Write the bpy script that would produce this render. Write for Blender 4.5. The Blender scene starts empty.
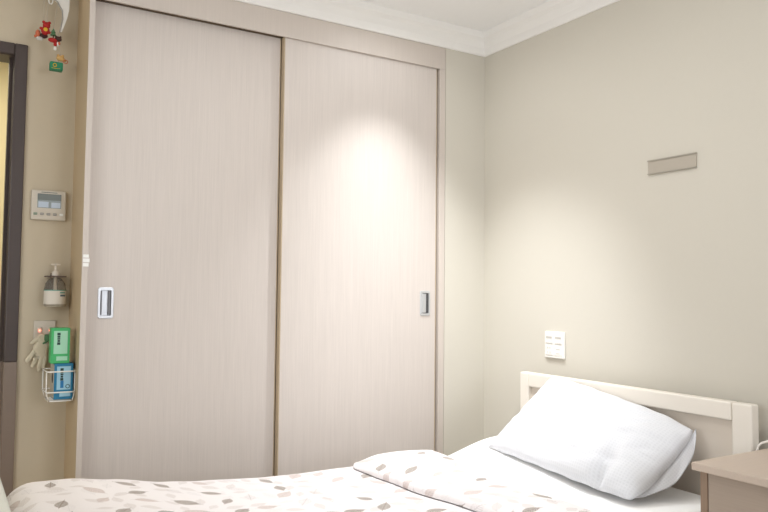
import bpy, bmesh, math, random
from mathutils import Vector, Matrix, noise
random.seed(4)
C = bpy.context.scene.collection
PI = math.pi

# ------------------------------------------------------------------ materials
def srgb(r, g, b):
    def f(c):
        c /= 255.0
        return c/12.92 if c <= .04045 else ((c+.055)/1.055)**2.4
    return (f(r), f(g), f(b), 1)

class NT:
    def __init__(s, name):
        s.m = bpy.data.materials.new(name); s.m.use_nodes = True
        s.t = s.m.node_tree; s.b = s.t.nodes['Principled BSDF']
    def n(s, typ, **kw):
        nd = s.t.nodes.new(typ)
        for k, v in kw.items():
            if k.startswith('_'):
                setattr(nd, k[1:], v)
        return nd
    def l(s, a, b): s.t.links.new(a, b)
    def math(s, op, a, b=None, c=None, clamp=False):
        nd = s.t.nodes.new('ShaderNodeMath'); nd.operation = op; nd.use_clamp = clamp
        for i, v in enumerate((a, b, c)):
            if v is None: continue
            if isinstance(v, (int, float)): nd.inputs[i].default_value = v
            else: s.l(v, nd.inputs[i])
        return nd.outputs[0]
    def mix(s, fac, a, b):
        nd = s.t.nodes.new('ShaderNodeMix'); nd.data_type = 'RGBA'
        for sock, v in ((nd.inputs[0], fac), (nd.inputs[6], a), (nd.inputs[7], b)):
            if isinstance(v, (int, float, tuple)): sock.default_value = v
            else: s.l(v, sock)
        return nd.outputs[2]
    def coords(s, kind='Object', scale=(1, 1, 1)):
        tc = s.t.nodes.new('ShaderNodeTexCoord'); mp = s.t.nodes.new('ShaderNodeMapping')
        mp.inputs['Scale'].default_value = scale; s.l(tc.outputs[kind], mp.inputs[0]); return mp.outputs[0]
    def noise(s, vec, scale, detail=3, rough=.5):
        nd = s.t.nodes.new('ShaderNodeTexNoise'); nd.inputs['Scale'].default_value = scale
        nd.inputs['Detail'].default_value = detail; nd.inputs['Roughness'].default_value = rough
        s.l(vec, nd.inputs['Vector']); return nd.outputs['Fac']
    def bump(s, h, strength=.2, dist=.001):
        nd = s.t.nodes.new('ShaderNodeBump'); nd.inputs['Strength'].default_value = strength
        nd.inputs['Distance'].default_value = dist; s.l(h, nd.inputs['Height']); s.l(nd.outputs[0], s.b.inputs['Normal'])

def simple(name, col, rough=.5, metal=0, var=.03, scale=30, bump=0, coat=0):
    t = NT(name); v = t.coords(); f = t.noise(v, scale)
    dark = tuple(c*(1-var*2) for c in col[:3]) + (1,)
    t.l(t.mix(f, dark, col), t.b.inputs['Base Color'])
    t.b.inputs['Roughness'].default_value = rough; t.b.inputs['Metallic'].default_value = metal
    if coat: t.b.inputs['Coat Weight'].default_value = coat
    if bump: t.bump(f, bump, .002)
    return t.m

def wood(name, col, axis='z', amt=.16):
    t = NT(name)
    sc = {'z': (260, 260, 5), 'x': (5, 260, 260), 'y': (260, 5, 260)}[axis]
    sc2 = {'z': (60, 60, 1.3), 'x': (1.3, 60, 60), 'y': (60, 1.3, 60)}[axis]
    a = t.noise(t.coords(scale=sc), 1, 3, .6); b = t.noise(t.coords(scale=sc2), 1, 2, .6)
    f = t.math('ADD', t.math('MULTIPLY', a, .78), t.math('MULTIPLY', b, .22))
    f = t.math('MULTIPLY_ADD', f, 2.2, -.6, clamp=True)
    dark = tuple(c*(1-amt) for c in col[:3]) + (1,); lite = tuple(min(1, c*(1+amt*.45)) for c in col[:3]) + (1,)
    t.l(t.mix(f, dark, lite), t.b.inputs['Base Color'])
    t.b.inputs['Roughness'].default_value = .48
    t.bump(f, .12, .0006)
    return t.m

M = {}
M['wall'] = simple('wall_paint', srgb(210, 204, 191), .85, var=.01, scale=60, bump=.04)
M['nib'] = M['wall']
M['wall_shaded'] = simple('wall_paint_shaded', srgb(206, 192, 168), .85, var=.01, scale=60, bump=.04)  # same wall paint, with the recess's shade and warm cast put into the colour
M['ceiling'] = simple('ceiling_paint', srgb(248, 247, 245), .9, var=.01, scale=40, bump=.03)
M['cornice'] = simple('cornice_paint', srgb(243, 240, 235), .7, var=.01, scale=40)
M['laminate'] = wood('greige_laminate', srgb(208, 198, 190), 'z', .08)
M['laminate_h'] = wood('greige_laminate_header', srgb(206, 195, 185), 'z', .06)
M['edge'] = wood('laminate_edge', srgb(188, 168, 140), 'z', .08)
M['sidepanel'] = wood('laminate_side', srgb(205, 181, 146), 'z', .08)
M['darkgap'] = simple('track_metal', srgb(120, 105, 88), .5, metal=.3)
M['chrome'] = simple('brushed_silver', srgb(205, 206, 208), .35, metal=.55)
M['slot_grey'] = simple('grey_slot', srgb(120, 120, 122), .5)
M['slot'] = simple('dark_slot', srgb(70, 70, 72), .5)
M['frame'] = simple('door_frame_paint', srgb(74, 62, 58), .45, var=.05)
M['kick'] = simple('kick_plate', srgb(136, 119, 106), .4, var=.05)
M['corr'] = simple('corridor_paint', srgb(238, 226, 186), .8, var=.01)
M['corrlow'] = simple('corridor_dado', srgb(130, 104, 76), .7, var=.03)
M['floor'] = wood('vinyl_floor', srgb(206, 196, 182), 'x', .1)
M['white_paint'] = simple('bed_white_paint', srgb(236, 228, 216), .35, var=.01, scale=10)
M['hbpanel'] = simple('headboard_panel_paint', srgb(226, 214, 200), .45, var=.02, scale=10)
M['plastic'] = simple('white_plastic', srgb(240, 237, 230), .3, var=.01)
M['plastic_grey'] = simple('grey_print', srgb(200, 195, 187), .5)
M['footboard'] = simple('footboard_paint', srgb(214, 214, 204), .4, var=.03, scale=6)
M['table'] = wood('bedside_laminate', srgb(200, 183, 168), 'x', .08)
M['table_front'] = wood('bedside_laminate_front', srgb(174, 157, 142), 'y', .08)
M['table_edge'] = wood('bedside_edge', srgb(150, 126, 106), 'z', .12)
M['sign'] = simple('anodised_plate', srgb(188, 179, 165), .45, metal=.15, var=.03)
M['sign_edge'] = simple('anodised_rim', srgb(170, 163, 150), .45, metal=.15)
M['thermo'] = simple('thermostat_plastic', srgb(216, 206, 190), .45)
M['screen'] = simple('lcd_screen', srgb(150, 160, 160), .15, var=.08, scale=25)
M['screen_icon'] = simple('lcd_light_tile', srgb(196, 208, 222), .2)
M['screen_dark'] = simple('lcd_dark_band', srgb(112, 118, 112), .2)
M['btn_green'] = simple('button_green', srgb(150, 165, 145), .5)
M['btn_grey'] = simple('button_grey', srgb(170, 165, 158), .5)
M['btn_white'] = simple('button_white', srgb(244, 242, 236), .3)
M['cream'] = simple('pump_cream', srgb(234, 222, 206), .4)
M['bracket'] = simple('bracket_brown', srgb(95, 76, 64), .5)
M['label'] = simple('label_paper', srgb(232, 222, 208), .6)
M['label_teal'] = simple('label_teal', srgb(110, 165, 150), .6)
M['label_ink'] = simple('label_ink', srgb(88, 106, 116), .6)
M['latex'] = simple('latex', srgb(226, 214, 188), .55, var=.04, scale=80, bump=.2)
M['green'] = simple('green_card', srgb(66, 178, 104), .5)
M['green_lt'] = simple('green_label', srgb(166, 218, 186), .5)
M['blue'] = simple('blue_card', srgb(22, 118, 158), .5)
M['blue_lt'] = simple('blue_label', srgb(160, 204, 222), .5)
M['ink'] = simple('dark_ink', srgb(40, 66, 62), .6)
M['inkblue'] = simple('blue_ink', srgb(40, 120, 176), .6)
M['card'] = simple('white_card', srgb(196, 186, 168), .6)
M['black'] = simple('black_plastic', srgb(34, 28, 26), .6)
M['wire'] = simple('white_wire', srgb(240, 236, 228), .35)
M['red'] = simple('red_felt', srgb(176, 30, 26), .7, bump=.3)
M['yellow'] = simple('yellow_felt', srgb(226, 184, 52), .7)
M['dkbrown'] = simple('brown_felt', srgb(70, 42, 34), .8)
M['orange'] = simple('orange_felt', srgb(206, 112, 78), .8)
M['toygreen'] = simple('green_felt', srgb(90, 132, 92), .8)
M['cubegreen'] = simple('green_enamel', srgb(20, 128, 88), .45)
M['tan'] = simple('tan_wood', srgb(214, 170, 104), .6)
M['thread'] = simple('thread', srgb(190, 178, 160), .7)
M['wallwhite'] = simple('white_ribbon', srgb(236, 232, 224), .5)

def emit(name, col, strength):
    t = NT(name); t.b.inputs['Base Color'].default_value = col
    t.b.inputs['Emission Color'].default_value = col; t.b.inputs['Emission Strength'].default_value = strength
    return t.m
M['neon'] = emit('neon_red', srgb(255, 110, 90), 5)
M['led'] = emit('led_diffuser', srgb(255, 250, 245), 4)
M['led_soft'] = emit('led_panel_diffuser', srgb(255, 246, 232), 1.0)

def clear(name):
    t = NT(name); t.b.inputs['Base Color'].default_value = srgb(225, 218, 205)
    t.b.inputs['Roughness'].default_value = .12; t.b.inputs['Transmission Weight'].default_value = .85
    t.b.inputs['IOR'].default_value = 1.2
    return t.m
M['bottle'] = clear('clear_bottle')

def sheet_mat(name, col, waffle=0):
    t = NT(name); t.b.inputs['Roughness'].default_value = .9
    if 'Sheen Weight' in t.b.inputs: t.b.inputs['Sheen Weight'].default_value = .15
    v = t.coords('UV', (1, 1, 1))
    f = t.noise(v, 300, 2)
    if waffle:
        sx = t.n('ShaderNodeSeparateXYZ'); t.l(v, sx.inputs[0])
        a = t.math('SINE', t.math('MULTIPLY', sx.outputs[0], 520)); b = t.math('SINE', t.math('MULTIPLY', sx.outputs[1], 520))
        g = t.math('MAXIMUM', a, b)
        g01 = t.math('MULTIPLY_ADD', g, .5, .5)
        t.l(t.mix(g01, tuple(c*.93 for c in col[:3])+(1,), col), t.b.inputs['Base Color'])
        t.bump(g01, .35, .0012)
    else:
        t.b.inputs['Base Color'].default_value = col; t.bump(f, .1, .0005)
    return t.m
M['sheet'] = sheet_mat('white_sheet', srgb(247, 246, 244))
M['pillow'] = sheet_mat('white_pillowcase', srgb(224, 224, 227), 1)

def leaf_mat():
    t = NT('leaf_print_cotton'); t.b.inputs['Roughness'].default_value = .9
    base = srgb(238, 232, 231)
    uv = t.coords('UV', (1, 1, 1))
    def layer(col_in, scale, off, L, W, thr_fill, cols, seed):
        mp = t.n('ShaderNodeMapping'); mp.inputs['Location'].default_value = (off, off*1.7, 0)
        mp.inputs['Scale'].default_value = (scale, scale, scale); t.l(uv, mp.inputs[0])
        vo = t.n('ShaderNodeTexVoronoi', _voronoi_dimensions='2D'); vo.inputs['Scale'].default_value = 1
        vo.inputs['Randomness'].default_value = .42; t.l(mp.outputs[0], vo.inputs['Vector'])
        sub = t.n('ShaderNodeVectorMath', _operation='SUBTRACT'); t.l(mp.outputs[0], sub.inputs[0]); t.l(vo.outputs['Position'], sub.inputs[1])
        sc = t.n('ShaderNodeSeparateColor'); t.l(vo.outputs['Color'], sc.inputs[0])
        r, g, b = sc.outputs[0], sc.outputs[1], sc.outputs[2]
        z0 = t.n('ShaderNodeSeparateXYZ'); t.l(sub.outputs[0], z0.inputs[0]); cb = t.n('ShaderNodeCombineXYZ')
        t.l(z0.outputs[0], cb.inputs[0]); t.l(z0.outputs[1], cb.inputs[1])
        rot = t.n('ShaderNodeVectorRotate', _rotation_type='Z_AXIS'); t.l(cb.outputs[0], rot.inputs['Vector'])
        t.l(t.math('MULTIPLY', r, 6.283), rot.inputs['Angle'])
        xy = t.n('ShaderNodeSeparateXYZ'); t.l(rot.outputs[0], xy.inputs[0]); x, y = xy.outputs[0], xy.outputs[1]
        ay = t.math('ABSOLUTE', y)
        size = t.math('MULTIPLY_ADD', b, .35, .72)
        xn = t.math('DIVIDE', x, t.math('MULTIPLY', size, L))
        prof = t.math('SUBTRACT', 1, t.math('MULTIPLY', xn, xn))
        # fuller towards the stalk
        prof = t.math('MULTIPLY', prof, t.math('MULTIPLY_ADD', xn, .3, 1))
        ser = t.math('MULTIPLY', t.math('SINE', t.math('MULTIPLY', x, 95)), .012)
        w = t.math('ADD', t.math('MULTIPLY', prof, t.math('MULTIPLY', size, W)), ser)
        m = t.math('SUBTRACT', w, ay)
        inside = t.math('MULTIPLY', m, 70, clamp=True)
        rim = t.math('MULTIPLY', inside, t.math('LESS_THAN', m, .016))
        mid = t.math('MULTIPLY', t.math('LESS_THAN', ay, .008), t.math('LESS_THAN', t.math('ABSOLUTE', xn), 1.25))
        veins = t.math('GREATER_THAN', t.math('SINE', t.math('MULTIPLY', t.math('SUBTRACT', x, t.math('MULTIPLY', ay, .8)), 85)), .72)
        veins = t.math('MULTIPLY', veins, inside)
        line = t.math('MAXIMUM', t.math('MAXIMUM', rim, mid), veins)
        strong = t.math('LESS_THAN', g, thr_fill[0])
        fillm = t.math('LESS_THAN', g, thr_fill[1])
        hatch = t.noise(t.coords('UV', (1, 1, 1)), 260, 2)
        hatch = t.math('MULTIPLY_ADD', hatch, 1.6, -.05, clamp=True)
        fillc = t.mix(strong, cols[1], cols[0])
        c1 = t.mix(t.math('MULTIPLY', t.math('MULTIPLY', inside, fillm), hatch), col_in, fillc)
        linec = t.mix(strong, cols[2], cols[3])
        return t.mix(t.math('MULTIPLY', line, t.math('MULTIPLY_ADD', strong, .25, .6)), c1, linec)
    c = layer(base, 12.5, 3.3, .42, .21, (.0, .6), (srgb(215, 203, 198), srgb(226, 217, 213), srgb(205, 200, 200), srgb(180, 170, 165)), 1)
    c = layer(c, 8.8, 0.4, .36, .19, (.34, .75), (srgb(164, 156, 146), srgb(214, 198, 192), srgb(178, 166, 162), srgb(134, 112, 102)), 2)
    t.l(c, t.b.inputs['Base Color'])
    t.bump(t.noise(uv, 200, 2), .08, .0005)
    return t.m
M['leaf'] = leaf_mat()

# ------------------------------------------------------------------ geometry helpers
def link(name, bm, mat, parent=None, smooth=False):
    me = bpy.data.meshes.new(name); bm.normal_update(); bm.to_mesh(me); bm.free()
    o = bpy.data.objects.new(name, me); C.objects.link(o)
    mats = mat if isinstance(mat, (list, tuple)) else [mat]
    for m_ in mats: me.materials.append(m_)
    if smooth:
        for p in me.polygons: p.use_smooth = True
    if parent is not None:
        o.parent = parent
        if parent.type == 'EMPTY': o.matrix_parent_inverse = Matrix.Translation(-parent.location)
    return o
def box(bm, x0, x1, y0, y1, z0, z1, bev=0, seg=2):
    r = bmesh.ops.create_cube(bm, size=1); vs = r['verts']
    for v in vs:
        v.co = Vector(((x0+x1)/2+v.co.x*(x1-x0), (y0+y1)/2+v.co.y*(y1-y0), (z0+z1)/2+v.co.z*(z1-z0)))
    if bev:
        es = set(); [es.update(v.link_edges) for v in vs]
        bmesh.ops.bevel(bm, geom=list(es), offset=bev, segments=seg, affect='EDGES', profile=.5)
def B(name, mat, parent, *dims, bev=0, seg=2):
    bm = bmesh.new(); box(bm, *dims, bev=bev, seg=seg); return link(name, bm, mat, parent, smooth=False)
def tube(bm, pts, r, n=10, cap=True):
    pts = [Vector(p) for p in pts]; rings = []
    up = Vector((0, 0, 1))
    rr = r if isinstance(r, (list, tuple)) else [r]*len(pts)
    prev = None
    for i, p in enumerate(pts):
        d = (pts[min(i+1, len(pts)-1)]-pts[max(i-1, 0)]).normalized()
        a = prev if prev is not None else (up if abs(d.z) < .9 else Vector((1, 0, 0)))
        u = d.cross(a).cross(d)
        if u.length < 1e-6: u = Vector((1, 0, 0))
        u.normalize(); v = d.cross(u).normalized(); prev = u
        rings.append([bm.verts.new(p+u*rr[i]*math.cos(t*2*PI/n)+v*rr[i]*math.sin(t*2*PI/n)) for t in range(n)])
    for a, b in zip(rings, rings[1:]):
        for k in range(n): bm.faces.new((a[k], a[(k+1) % n], b[(k+1) % n], b[k]))
    if cap:
        bm.faces.new(rings[0][::-1]); bm.faces.new(rings[-1])
def lathe(bm, cx, cy, prof, n=24, sy=1):
    rings = []
    for r, z in prof:
        rings.append([bm.verts.new((cx+r*math.cos(2*PI*k/n), cy+sy*r*math.sin(2*PI*k/n), z)) for k in range(n)])
    for a, b in zip(rings, rings[1:]):
        for k in range(n): bm.faces.new((a[k], a[(k+1) % n], b[(k+1) % n], b[k]))
    bm.faces.new(rings[0][::-1]); bm.faces.new(rings[-1])
def blob(bm, c, r, sx=1, sy=1, sz=1, sub=2):
    q = bmesh.ops.create_icosphere(bm, subdivisions=sub, radius=r)
    for v in q['verts']: v.co = Vector((c[0]+v.co.x*sx, c[1]+v.co.y*sy, c[2]+v.co.z*sz))
def prism_path(bm, prof, p0, p1, nrm, closed=True):
    """sweep a profile of (out, z) along p0->p1 with outward normal nrm"""
    rows = []
    for p in (p0, p1):
        rows.append([bm.verts.new((p[0]+nrm[0]*o+ex*0, p[1]+nrm[1]*o, z)) for o, z, ex in prof])
    n = len(prof)
    for k in range(n): bm.faces.new((rows[0][k], rows[0][(k+1) % n], rows[1][(k+1) % n], rows[1][k]))
    bm.faces.new(rows[0][::-1]); bm.faces.new(rows[1])
def thing(name, label, cat, loc, group=None):
    o = bpy.data.objects.new(name, None); C.objects.link(o); o.location = loc
    o['label'] = label; o['category'] = cat
    if group: o['group'] = group
    return o
def tag(o, label, cat, group=None):
    o['label'] = label; o['category'] = cat
    if group: o['group'] = group
    return o
def S(o): o['kind'] = 'structure'; return o
def smooth(t): t = max(0, min(1, t)); return t*t*(3-2*t)

CEIL = 2.50
YR = .28          # recessed wall beside the wardrobe
XW, YS = -3.7, -4.3

# ------------------------------------------------------------------ room
S(B('floor', M['floor'], None, XW-.1, .1, YS-.1, 2.6, -.1, 0))
S(B('ceiling', M['ceiling'], None, XW-.1, .1, YS-.1, 2.6, CEIL, CEIL+.1))
S(B('wall_right', M['wall'], None, 0, .12, YS-.1, .62, 0, CEIL))
S(B('wall_back', M['wall'], None, -.249, 0, 0, .62, 0, CEIL))
bm = bmesh.new(); FX0, FX1, FZ0, FZ1 = -1.40, -.45, .85, 2.15
box(bm, XW-.1, FX0, YS-.1, YS, 0, CEIL); box(bm, FX1, 0, YS-.1, YS, 0, CEIL)
box(bm, FX0, FX1, YS-.1, YS, 0, FZ0); box(bm, FX0, FX1, YS-.1, YS, FZ1, CEIL)
S(link('wall_front', bm, M['wall']))
bm = bmesh.new()
for a in ((FX0, FX0+.05, FZ0, FZ1), (FX1-.05, FX1, FZ0, FZ1), (FX0+.05, FX1-.05, FZ0, FZ0+.05), (FX0+.05, FX1-.05, FZ1-.05, FZ1), (-.94, -.91, FZ0+.05, FZ1-.05)):
    box(bm, a[0], a[1], YS-.08, YS-.03, a[2], a[3])
S(link('fill_window_2', bm, M['white_paint']))  # added window behind the camera, lets fill light into the room
# wall beside the wardrobe, with the door opening in it (door frame outer edge x=-2.097)
DX1, DX0, DZ = -2.097, -3.05, 2.14
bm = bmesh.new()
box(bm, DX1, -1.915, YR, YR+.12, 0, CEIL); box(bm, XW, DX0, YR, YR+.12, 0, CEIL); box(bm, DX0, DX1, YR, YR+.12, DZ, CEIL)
S(link('wall_left', bm, M['wall_shaded']))
# side wall behind the foot of the bed, with an added fill window
WY0, WY1, WZ0, WZ1 = -3.0, -.9, .9, 2.1
bm = bmesh.new()
box(bm, XW-.1, XW, YS, WY0, 0, CEIL); box(bm, XW-.1, XW, WY1, YR+.12, 0, CEIL)
box(bm, XW-.1, XW, WY0, WY1, 0, WZ0); box(bm, XW-.1, XW, WY0, WY1, WZ1, CEIL)
S(link('wall_side', bm, M['wall']))
bm = bmesh.new()
for a in ((WY0, WY0+.05, WZ0, WZ1), (WY1-.05, WY1, WZ0, WZ1), (WY0+.05, WY1-.05, WZ0, WZ0+.05), (WY0+.05, WY1-.05, WZ1-.05, WZ1), (-1.97, -1.93, WZ0+.05, WZ1-.05)):
    box(bm, XW-.08, XW-.03, *a)
S(link('fill_window_1', bm, M['white_paint']))

# cornice: stepped plaster profile (out, z, _)
prof = [(0, 2.395, 0), (.008, 2.395, 0), (.012, 2.402, 0), (.018, 2.43, 0), (.034, 2.458, 0), (.050, 2.472, 0), (.056, 2.488, 0), (.058, CEIL, 0), (0, CEIL, 0)]
def cornice(name, p0, p1, nrm, m0=0, m1=0):
    bm = bmesh.new(); rows = []
    d = (Vector(p1)-Vector(p0)).normalized()
    for p, mt in ((p0, m0), (p1, m1)):
        rows.append([bm.verts.new((p[0]+nrm[0]*o+d.x*o*mt, p[1]+nrm[1]*o+d.y*o*mt, z)) for o, z, e in prof])
    n = len(prof)
    for k in range(n): bm.faces.new((rows[0][k], rows[0][(k+1) % n], rows[1][(k+1) % n], rows[1][k]))
    bm.faces.new(rows[0][::-1]); bm.faces.new(rows[1])
    bmesh.ops.recalc_face_normals(bm, faces=bm.faces)
    return S(link(name, bm, M['cornice']))
cornice('trim_1', (-1.915, 0, 0), (0, 0, 0), (0, -1, 0), 0, -1)
cornice('trim_2', (0, 0, 0), (0, YS, 0), (-1, 0, 0), 1, 0)
cornice('trim_3', (XW, YR, 0), (-1.915, YR, 0), (0, -1, 0))
S(B('baseboard_right', M['cornice'], None, -.014, 0, YS, 0, 0, .10, bev=.003))
S(B('baseboard_back', M['cornice'], None, -.249, -.015, -.014, 0, 0, .10, bev=.003))

# doorway: frame, stop, kick plate; corridor beyond
door = thing('door_1', 'dark brown door frame left of the wardrobe', 'door frame', (DX1, YR, 0)); del door['label']; del door['category']; S(door)
FW = .046
bm = bmesh.new()
box(bm, DX1-FW, DX1, YR-.014, YR, .893, DZ, bev=.004); link('jamb', bm, M['frame'], door)
bm = bmesh.new(); box(bm, DX0, DX0+FW, YR-.014, YR, .893, DZ, bev=.004); link('jamb', bm, M['frame'], door)
bm = bmesh.new(); box(bm, DX0+FW, DX1-FW, YR-.014, YR, DZ-FW, DZ, bev=.004); link('door_head', bm, M['frame'], door)
bm = bmesh.new()
box(bm, DX1-FW-.001, DX1-.012, YR, YR+.12, .893, DZ-.012)
box(bm, DX1-FW-.014, DX1-FW, YR+.045, YR+.085, .893, DZ-FW)
box(bm, DX0+.012, DX0+FW+.001, YR, YR+.12, .893, DZ-.012)
box(bm, DX0+FW, DX1-FW, YR, YR+.12, DZ-FW-.001, DZ-.012)
link('reveal', bm, M['frame'], door)
for xa, xb in ((DX1-FW, DX1), (DX0, DX0+FW)):
    bm = bmesh.new(); box(bm, xa, xb, YR-.016, YR+.12, .1, .893, bev=.002)
    if xa > -2.5: box(bm, xa-.014, xa, YR+.045, YR+.085, .1, .893)
    k = link('kick_plate', bm, M['kick'], door); k['label'] = 'lighter brown protective plate on lower door jamb'
S(B('trim_4', M['frame'], None, XW, DX0, YR-.012, YR, 0, .1))
S(B('wall_corridor', M['corr'], None, XW, .1, 1.8, 1.9, .9, CEIL))
S(B('trim_5', M['corrlow'], None, XW, .1, 1.79, 1.9, 0, .9))
S(B('wall_corridor_side', M['corr'], None, -1.2, -1.1, .70, 1.79, 0, CEIL))
bm = bmesh.new(); tube(bm, [(XW, 1.72, .945), (-1.3, 1.72, .945)], .02, 12)
for xx in (-3.2, -2.3, -1.5): tube(bm, [(xx, 1.72, .945), (xx, 1.8, .93)], .01, 8)
tag(link('handrail', bm, M['black'], smooth=True), 'dark corridor handrail seen through the open doorway', 'handrail')

# ------------------------------------------------------------------ wardrobe
w = thing('wardrobe', 'tall built-in wardrobe with two pale woodgrain sliding doors', 'wardrobe', (-1.08, .3, 0))
XL, XR = -1.915, -.251
B('side_panel', [M['sidepanel']], w, XL, XL+.012, 0.004, .60, 0, 2.395)
B('front_stile', M['laminate_h'], w, XL, XL+.020, 0, .004, 0, 2.395)
B('side_panel', M['laminate_h'], w, XR-.033, XR, 0, .60, 0, 2.286, bev=.001)
B('header', M['laminate_h'], w, XL+.020, XR, 0, .011, 2.286, 2.395, bev=.001)
B('back_panel', M['laminate'], w, XL+.012, XR-.033, .60, .615, 0, 2.395)
B('plinth', M['laminate_h'], w, XL+.012, XR-.033, .03, .60, 0, .03)
B('top_panel', M['laminate_h'], w, XL+.012, XR-.033, .02, .60, 2.30, 2.395)
bm = bmesh.new(); box(bm, XL+.020, XR-.034, .0435, .0465, 2.292, 2.30)
link('sliding_track', bm, M['darkgap'], w)
bm = bmesh.new(); box(bm, XL+.012, XL+.0195, .004, .6, 0, 2.30); link('filler_panel', bm, M['laminate_h'], w)
def sliding_door(x0, x1, y, hx, slot_right):
    t_ = .030; hw, hh, hz = .029, .060, 1.126
    # the door face is cut out for its recessed pull
    bm = bmesh.new(); a, b_ = hx-hw+.004, hx+hw-.004; c_, d_ = hz-hh+.004, hz+hh-.004
    box(bm, x0+.004, a, y, y+t_, .03, 2.291); box(bm, b_, x1-.004, y, y+t_, .03, 2.291)
    box(bm, a, b_, y, y+t_, .03, c_); box(bm, a, b_, y, y+t_, d_, 2.291)
    d = link('sliding_door', bm, M['laminate'], w)
    bm = bmesh.new(); box(bm, x0, x0+.004, y-.0005, y+t_, .03, 2.291); box(bm, x1-.004, x1, y-.0005, y+t_, .03, 2.291)
    link('edge_strip', bm, M['edge'], d)
    # recessed pull: raised rim around a shallow cup with a deep slot along one side
    bm = bmesh.new()
    def ring(hw2, hh2, r, yy, n=5):
        vs = []
        for cx, cz, a0 in ((hw2-r, hh2-r, 0), (-hw2+r, hh2-r, 90), (-hw2+r, -hh2+r, 180), (hw2-r, -hh2+r, 270)):
            for k in range(n):
                an = math.radians(a0+90*k/(n-1)); vs.append(bm.verts.new((hx+cx+r*math.cos(an), yy, hz+cz+r*math.sin(an))))
        return vs
    rs = [ring(hw, hh, .010, y+.001), ring(hw, hh, .010, y-.003), ring(hw-.002, hh-.002, .009, y-.004), ring(hw-.009, hh-.011, .005, y-.004), ring(hw-.0105, hh-.0125, .004, y+.012)]
    for p, q in zip(rs, rs[1:]):
        for k in range(20): bm.faces.new((p[k], p[(k+1) % 20], q[(k+1) % 20], q[k]))
    bm.faces.new(rs[-1]); bmesh.ops.recalc_face_normals(bm, faces=bm.faces)
    h = link('recessed_handle', bm, M['chrome'], d)
    h['label'] = 'silver recessed pull'
    bm = bmesh.new()
    if slot_right:
        box(bm, hx+.006, hx+.0175, y-.0045, y+.008, hz-hh+.014, hz+hh-.014)
        link('slot', bm, M['slot'], h)
        bm = bmesh.new(); box(bm, hx-.0175, hx+.006, y-.0035, y+.010, hz-hh+.014, hz+hh-.014, bev=.002); link('finger_plate', bm, M['chrome'], h)
    else:
        box(bm, hx+.010, hx+.0175, y+.002, y+.011, hz-hh+.014, hz+hh-.014)
        box(bm, hx-.0175, hx-.013, y+.002, y+.011, hz-hh+.014, hz+hh-.014)
        link('slot', bm, M['slot_grey'], h)
    return d
dl = sliding_door(XL+.021, -1.115, .047, -1.819, False)
dr = sliding_door(-1.113, XR-.042, .013, -.357, True)
dl['label'] = 'left sliding door set behind the right one'
dr['label'] = 'right sliding door in front'

# white sticker on the wardrobe's left edge
bm = bmesh.new()
for k, (a, b_) in enumerate(((0, .013), (.016, .030), (.033, .045))):
    box(bm, -1.912, -1.892+.003*(k % 2), -.0012, -.0002, 1.262+a, 1.262+b_, bev=.0)
tag(link('sticker', bm, M['btn_white']), 'small torn white sticker on the wardrobe left edge', 'sticker')

# ------------------------------------------------------------------ wall plates on the right wall
t = thing('sign_holder', 'slim brushed metal sign holder on the bare upper wall', 'sign', (0, -1.117, 1.675))
bm = bmesh.new(); box(bm, -.006, .001, -1.223, -1.011, 1.652, 1.700); link('plate', bm, M['sign'], t)
bm = bmesh.new(); box(bm, -.010, 0, -1.224, -1.010, 1.699, 1.7045, bev=.001); box(bm, -.010, 0, -1.224, -1.010, 1.648, 1.6525, bev=.001)
link('rim', bm, M['sign_edge'], t)
t = thing('call_panel', 'white square outlet panel above the headboard', 'wall outlet', (0, -.516, .95))
bm = bmesh.new(); box(bm, -.013, .001, -.564, -.444, .890, 1.009, bev=.005, seg=3); link('cover_plate', bm, M['plastic'], t)
for (yc, zc) in ((-.476, .976), (-.532, .976), (-.476, .925), (-.532, .925)):
    bm = bmesh.new(); box(bm, -.0155, -.012, yc-.023, yc+.023, zc-.022, zc+.022, bev=.002); mo = link('module', bm, M['plastic'], t)
    bm = bmesh.new()
    if zc > .95:
        box(bm, -.0165, -.015, yc-.018, yc+.018, zc+.002, zc+.011)
        box(bm, -.0165, -.015, yc-.018, yc+.018, zc-.019, zc-.017)
    elif yc > -.5:
        for dz in (.012, -.008):
            for dy in (-.007, .007): box(bm, -.0165, -.015, yc+dy-.002, yc+dy+.002, zc+dz-.005, zc+dz+.003)
    else:
        for dz in (.006, -.012): box(bm, -.0165, -.015, yc-.011, yc+.011, zc+dz-.0015, zc+dz+.0015)
    link('marking', bm, M['plastic_grey'], mo)

# ------------------------------------------------------------------ fittings on the recessed wall
t = thing('intercom', 'cream wall intercom with grey screen above the soap dispenser', 'intercom', (-2.004, YR, 1.51))
bx0, bx1, bz0, bz1 = -2.068, -1.941, 1.449, 1.568
B('body', M['thermo'], t, bx0, bx1, YR-.022, YR+.001, bz0, bz1, bev=.005, seg=3)
s_ = B('screen', M['screen'], t, -2.046, -1.960, YR-.024, YR-.021, 1.497, 1.553)
B('status_bar', M['screen_dark'], s_, -2.046, -1.960, YR-.0248, YR-.0235, 1.528, 1.553)
B('screen_tile', M['screen_icon'], s_, -2.043, -2.006, YR-.0248, YR-.0235, 1.499, 1.522)
B('screen_tile', M['screen_icon'], s_, -1.996, -1.963, YR-.0248, YR-.0235, 1.499, 1.520)
B('speaker_slot', M['screen_dark'], t, -2.033, -1.975, YR-.0235, YR-.021, 1.558, 1.5605)
for k in range(5):
    bm = bmesh.new(); xk = -2.052+k*.0235
    box(bm, xk-.007, xk+.007, YR-.025, YR-.021, 1.468, 1.478, bev=.0025)
    link('button', bm, M[('btn_green', 'btn_grey', 'btn_grey', 'btn_grey', 'btn_white')[k]], t)

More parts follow.
